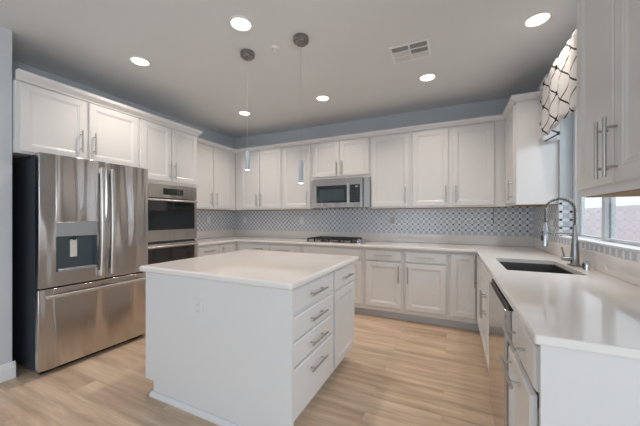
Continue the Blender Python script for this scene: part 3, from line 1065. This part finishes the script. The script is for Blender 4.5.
# ------------------------------------------------------------------ faucet
bxf, byf = 4.522, -1.487
fc = thing('faucet', (bxf, byf, 0.9145), 'brushed steel pull-down faucet with a coiled spring arch behind the sink', 'faucet')
obj('base_plate', MB().box(bxf-0.03, bxf+0.03, byf-0.062, byf+0.062, 0.9145, 0.9205), M_faucet, fc, 0.003, 2)
obj('body', MB().lathe((bxf, byf, 0.9205), [(0.029, 0), (0.029, 0.004), (0.026, 0.010), (0.025, 0.09), (0.021, 0.15), (0.015, 0.22), (0.0125, 0.26), (0.012, 0.29)]), M_faucet, fc, smooth=True)
lv = MB()
lv.cyl((bxf-0.018, byf, 0.962), (bxf-0.075, byf-0.006, 0.962), 0.0165, 0.015, 18)
lvo = obj('valve', lv, M_faucet, fc, smooth=True)
obj('lever', MB().tube([(bxf-0.062, byf-0.005, 0.972), (bxf-0.066, byf-0.006, 1.0), (bxf-0.078, byf-0.008, 1.045)], [0.006, 0.0055, 0.005], 10), M_faucet, lvo, smooth=True)
# arch path: up the column, over and down to the spray head
R = 0.088
path = []
for k in range(8):
    path.append((0.0, 1.21+0.10*k/7))
for k in range(1, 25):
    a = PI*k/24
    path.append((-R+R*math.cos(a), 1.31+R*math.sin(a)))
for k in range(1, 7):
    path.append((-2*R, 1.31-0.09*k/6))
ux, uy = -1.0, -0.05
P3 = [Vector((bxf+a*1.0, byf-0.02*a/R, z)) for a, z in path]
P3 = [Vector((bxf+a, byf+(-a)*0.06*-1, z)) for a, z in path]
obj('hose', MB().tube(P3, 0.0058, 10), M_slot, fc, smooth=True)
# spring coil round the hose
L = [0.0]
for a, b in zip(P3, P3[1:]): L.append(L[-1]+(b-a).length)
tot = L[-1]
turns = 27
sp_ = []
seg = turns*12
for k in range(seg+1):
    s = tot*k/seg
    i = max(j for j in range(len(L)) if L[j] <= s+1e-9)
    i = min(i, len(P3)-2)
    f_ = (s-L[i])/(L[i+1]-L[i])
    c = P3[i].lerp(P3[i+1], f_)
    tt = (P3[i+1]-P3[i]).normalized()
    n1 = Vector((0, 1, 0)); n2 = tt.cross(n1).normalized()
    an = 2*PI*turns*k/seg
    sp_.append(c+(n1*math.cos(an)+n2*math.sin(an))*0.0115)
obj('spring', MB().tube(sp_, 0.0026, 5), M_faucet, fc, smooth=True)
hx, hy = P3[-1].x, P3[-1].y
obj('spray_head', MB().lathe((hx, hy, 1.045), [(0.014, 0), (0.019, 0.004), (0.019, 0.03), (0.0165, 0.045), (0.0165, 0.15), (0.012, 0.165), (0.010, 0.18)]), M_chrome, fc, smooth=True)
obj('spray_button', MB().box(hx-0.024, hx-0.014, hy-0.006, hy+0.006, 1.09, 1.13), M_black, fc, 0.002, 1)
arm = MB()
arm.cyl((bxf, byf, 1.150), (hx+0.02, hy, 1.150), 0.0072, n=12)
arm.lathe((hx, hy, 1.138), [(0.0195, 0), (0.023, 0.002), (0.023, 0.022), (0.0195, 0.024)], 20)
obj('support_arm', arm, M_faucet, fc, smooth=True)
obj('support_wire', MB().cyl((bxf, byf, 1.195), (hx, hy, 1.195), 0.003, n=8), M_faucet, fc)

# air gap beside the faucet
ag = thing('air_gap', (4.53, -1.665, 0.9145), 'small chrome air gap cap standing on the counter right of the faucet', 'air gap')
obj('cap', MB().lathe((4.53, -1.665, 0.9145), [(0.024, 0), (0.024, 0.004), (0.019, 0.008), (0.019, 0.050), (0.016, 0.056), (0.006, 0.058)]), M_chrome, ag, smooth=True)
obj('slot', MB().box(4.5075, 4.5165, -1.676, -1.654, 0.928, 0.957), M_black, ag)

# ------------------------------------------------------------------ window valance
vl = thing('window_valance', (4.47, -1.54, 1.93), 'white gathered valance with black lattice print above the sink window', 'curtain')
bm = bmesh.new()
uvl = bm.loops.layers.uv.new('UVMap')
NY, NZ = 120, 12
vy0, vy1 = -0.905, -2.19
rows = []
tops = []
for i in range(NY+1):
    s = i/NY
    y = vy0+(vy1-vy0)*s
    zt_ = 2.492+0.008*math.sin(s*61)+0.005*math.sin(s*23+1)
    zb_ = 1.960-0.004*math.cos(s*9.0)+0.010*math.sin(s*17)
    col_ = []
    for j in range(NZ+1):
        q = j/NZ
        z = zt_+(zb_-zt_)*q
        amp = 0.010+0.010*q
        x = 4.448+0.55*amp*math.sin(s*36+0.8*math.sin(q*3))+0.004*math.sin(s*140)*(1-q)**3 - 0.010*q
        if q < 0.12: x += 0.010*math.cos(q/0.12*PI)
        col_.append((bm.verts.new((x, y+0.003*math.sin(s*40)*q, z)), (s*1.55, z)))
    rows.append(col_)
# side return at the far end reaching back to the wall
ret = []
for i in range(7):
    s = i/6
    col_ = []
    for j in range(NZ+1):
        q = j/NZ
        base = rows[0][j][0].co
        x = W-0.004+(base.x-(W-0.004))*s
        y = vy0+0.0+0.010*math.sin(s*PI*2)
        if i == 6: col_.append(rows[0][j])
        else: col_.append((bm.verts.new((x, y, base.z)), (-0.16*(1-s), base.z)))
    ret.append(col_)
allr = ret[:-1]+rows
for a, b in zip(allr, allr[1:]):
    for j in range(NZ):
        f = bm.faces.new((a[j][0], b[j][0], b[j+1][0], a[j+1][0]))
        for lp, uvv in zip(f.loops, (a[j][1], b[j][1], b[j+1][1], a[j+1][1])):
            lp[uvl].uv = uvv
m_ = MB(); m_.bm.free(); m_.bm = bm
vo = obj('fabric', m_, M_valance, vl, smooth=True)
so = vo.modifiers.new('thick', 'SOLIDIFY'); so.thickness = 0.003
mb = MB()
mb.tube([(W-0.002, -0.93, 2.45), (4.475, -0.93, 2.45), (4.475, -2.16, 2.45), (W-0.002, -2.16, 2.45)], 0.007, 8)
obj('rod', mb, M_trim, vl)

# ------------------------------------------------------------------ ceiling fixtures
def downlight(x, y, label, dim=1.0):
    t_ = thing('recessed_ceiling_light', (x, y, H-0.012), label, 'ceiling light', 'recessed ceiling lights')
    obj('trim_ring', MB().ringloft([[(x+r_*math.cos(2*PI*k/40), y+r_*math.sin(2*PI*k/40), z_) for k in range(40)] for r_, z_ in
        ((0.089, H-0.0005), (0.088, H-0.006), (0.074, H-0.010), (0.071, H-0.0005))], False, False, True), M_plate, t_, smooth=True)
    obj('lens', MB().lathe((x, y, H-0.0045), [(0.0705, 0), (0.0705, 0.003)], 36), M_lamp, t_)
    l = bpy.data.lights.new('bulb', 'AREA')
    l.shape = 'DISK'; l.size = 0.13; l.energy = DOWNLIGHT_POWER*dim; l.color = (1.0, 0.87, 0.76); l.spread = math.radians(125)
    o_ = bpy.data.objects.new('bulb', l)
    COL.objects.link(o_)
    o_.parent = t_
    o_.location = (0, 0, -0.002)
    return t_


downlight(2.269, -2.440, 'recessed ceiling light nearest the camera, left of the right pendant canopy')
downlight(1.060, -2.437, 'recessed ceiling light in front of the refrigerator')
downlight(1.065, -0.965, 'recessed ceiling light in the far left corner of the ceiling')
downlight(2.271, -0.955, 'recessed ceiling light between the right pendant cord and the microwave', 0.85)
downlight(3.480, -0.960, 'recessed ceiling light just below the air vent', 0.85)
downlight(4.290, -1.541, 'recessed ceiling light over the sink beside the valance', 0.55)


M_canopy = new_mat('dark_nickel', (0.30, 0.295, 0.285), 0.35, 1.0)


def pendant(x, y, z0, z1, label):
    t_ = thing('pendant_light', (x, y, z0), label, 'pendant light', 'pendant lights over the island')
    obj('canopy', MB().lathe((x, y, H-0.0005), [(0.061, 0), (0.063, 0.004), (0.063, 0.036), (0.056, 0.040), (0.050, 0.040), (0.048, 0.050), (0.030, 0.053), (0.010, 0.060)], 32, 'Z', -1), M_canopy, t_, smooth=True)
    obj('cord', MB().cyl((x, y, z1+0.02), (x, y, H-0.059), 0.0009, n=6), M_wire, t_)
    sh = obj('shade', MB().lathe((x, y, z0), [(0.019, 0), (0.019, z1-z0-0.004), (0.016, z1-z0)], 24), M_pglass, t_, smooth=True)
    obj('cap', MB().lathe((x, y, z1+0.0005), [(0.012, 0), (0.012, 0.012), (0.005, 0.02)], 16), M_nickel, sh, smooth=True)
    obj('lens', MB().lathe((x, y, z0-0.0045), [(0.0185, 0), (0.0185, 0.004)], 24), M_led, t_)


pendant(2.062, -2.115, 1.690, 1.855, 'slim pale glass pendant over the island, the left and higher hanging one')
pendant(2.598, -2.098, 1.545, 1.715, 'slim pale glass pendant over the island, the right and lower hanging one')

sd = thing('ceiling_sprinkler', (2.324, -2.068, H-0.03), 'small white round sprinkler cover on the ceiling between the two pendant canopies', 'sprinkler')
obj('rosette', MB().lathe((2.324, -2.068, H-0.0005), [(0.042, 0), (0.041, 0.004), (0.024, 0.012), (0.014, 0.012)], 24, 'Z', -1), M_plate, sd, smooth=True)
mb = MB().lathe((2.324, -2.068, H-0.0125), [(0.008, 0), (0.008, 0.015), (0.016, 0.017), (0.016, 0.019)], 16, 'Z', -1)
obj('head', mb, M_plate, sd, smooth=True)

# air vent
vt = thing('ceiling_vent', (3.380, -1.515, H-0.012), 'white square air vent with louvres in the ceiling right of the pendants', 'vent')
vx0, vx1, vy0_, vy1_ = 3.215, 3.545, -1.655, -1.375
mb = MB()
e = 0.020
zt2, zb2 = H-0.0005, H-0.010
mb.box(vx0, vx1, vy0_, vy0_+e, zb2, zt2); mb.box(vx0, vx1, vy1_-e, vy1_, zb2, zt2)
mb.box(vx0, vx0+e, vy0_+e, vy1_-e, zb2, zt2); mb.box(vx1-e, vx1, vy0_+e, vy1_-e, zb2, zt2)
xm = (vx0+vx1)/2
mb.box(xm-0.007, xm+0.007, vy0_+e, vy1_-e, zb2, zt2)
ym1, ym2 = vy0_+e+(vy1_-vy0_-2*e)/3, vy0_+e+2*(vy1_-vy0_-2*e)/3
for ym in (ym1, ym2):
    mb.box(vx0+e, vx1-e, ym-0.005, ym+0.005, zb2, zt2)
obj('frame', mb, M_vent, vt)
obj('duct_opening', MB().box(vx0+e, vx1-e, vy0_+e, vy1_-e, H-0.0015, H-0.0005), M_vent_in, vt)
for (a0, a1) in ((vx0+e, xm-0.007), (xm+0.007, vx1-e)):
    for ri, (b0, b1) in enumerate(((vy0_+e, ym1-0.005), (ym1+0.005, ym2-0.005), (ym2+0.005, vy1_-e))):
        mb = MB()
        nsl = 6
        openrow = (ri == 0) or (ri == 1 and a0 > xm)
        for k in range(nsl):
            y_ = b0+(k+0.5)*(b1-b0)/nsl
            w2 = (b1-b0)/nsl*(0.12 if openrow else 0.36)
            mb.box(a0, a1, y_-w2, y_+w2, H-0.0075, H-0.0065)
        obj('louvre', mb, M_vent, vt)

# cord hanging under the wall cabinet at the right corner
mb = MB()
mb.tube([(4.17, -0.06, 1.383), (4.172, -0.055, 1.33), (4.168, -0.05, 1.27), (4.174, -0.045, 1.225), (4.172, -0.045, 1.19)], [0.003, 0.003, 0.003, 0.004, 0.006], 8)
tag(obj('hanging_cord', mb, M_slot, smooth=True), 'short dark cord hanging down from under the right corner wall cabinet', 'cord')
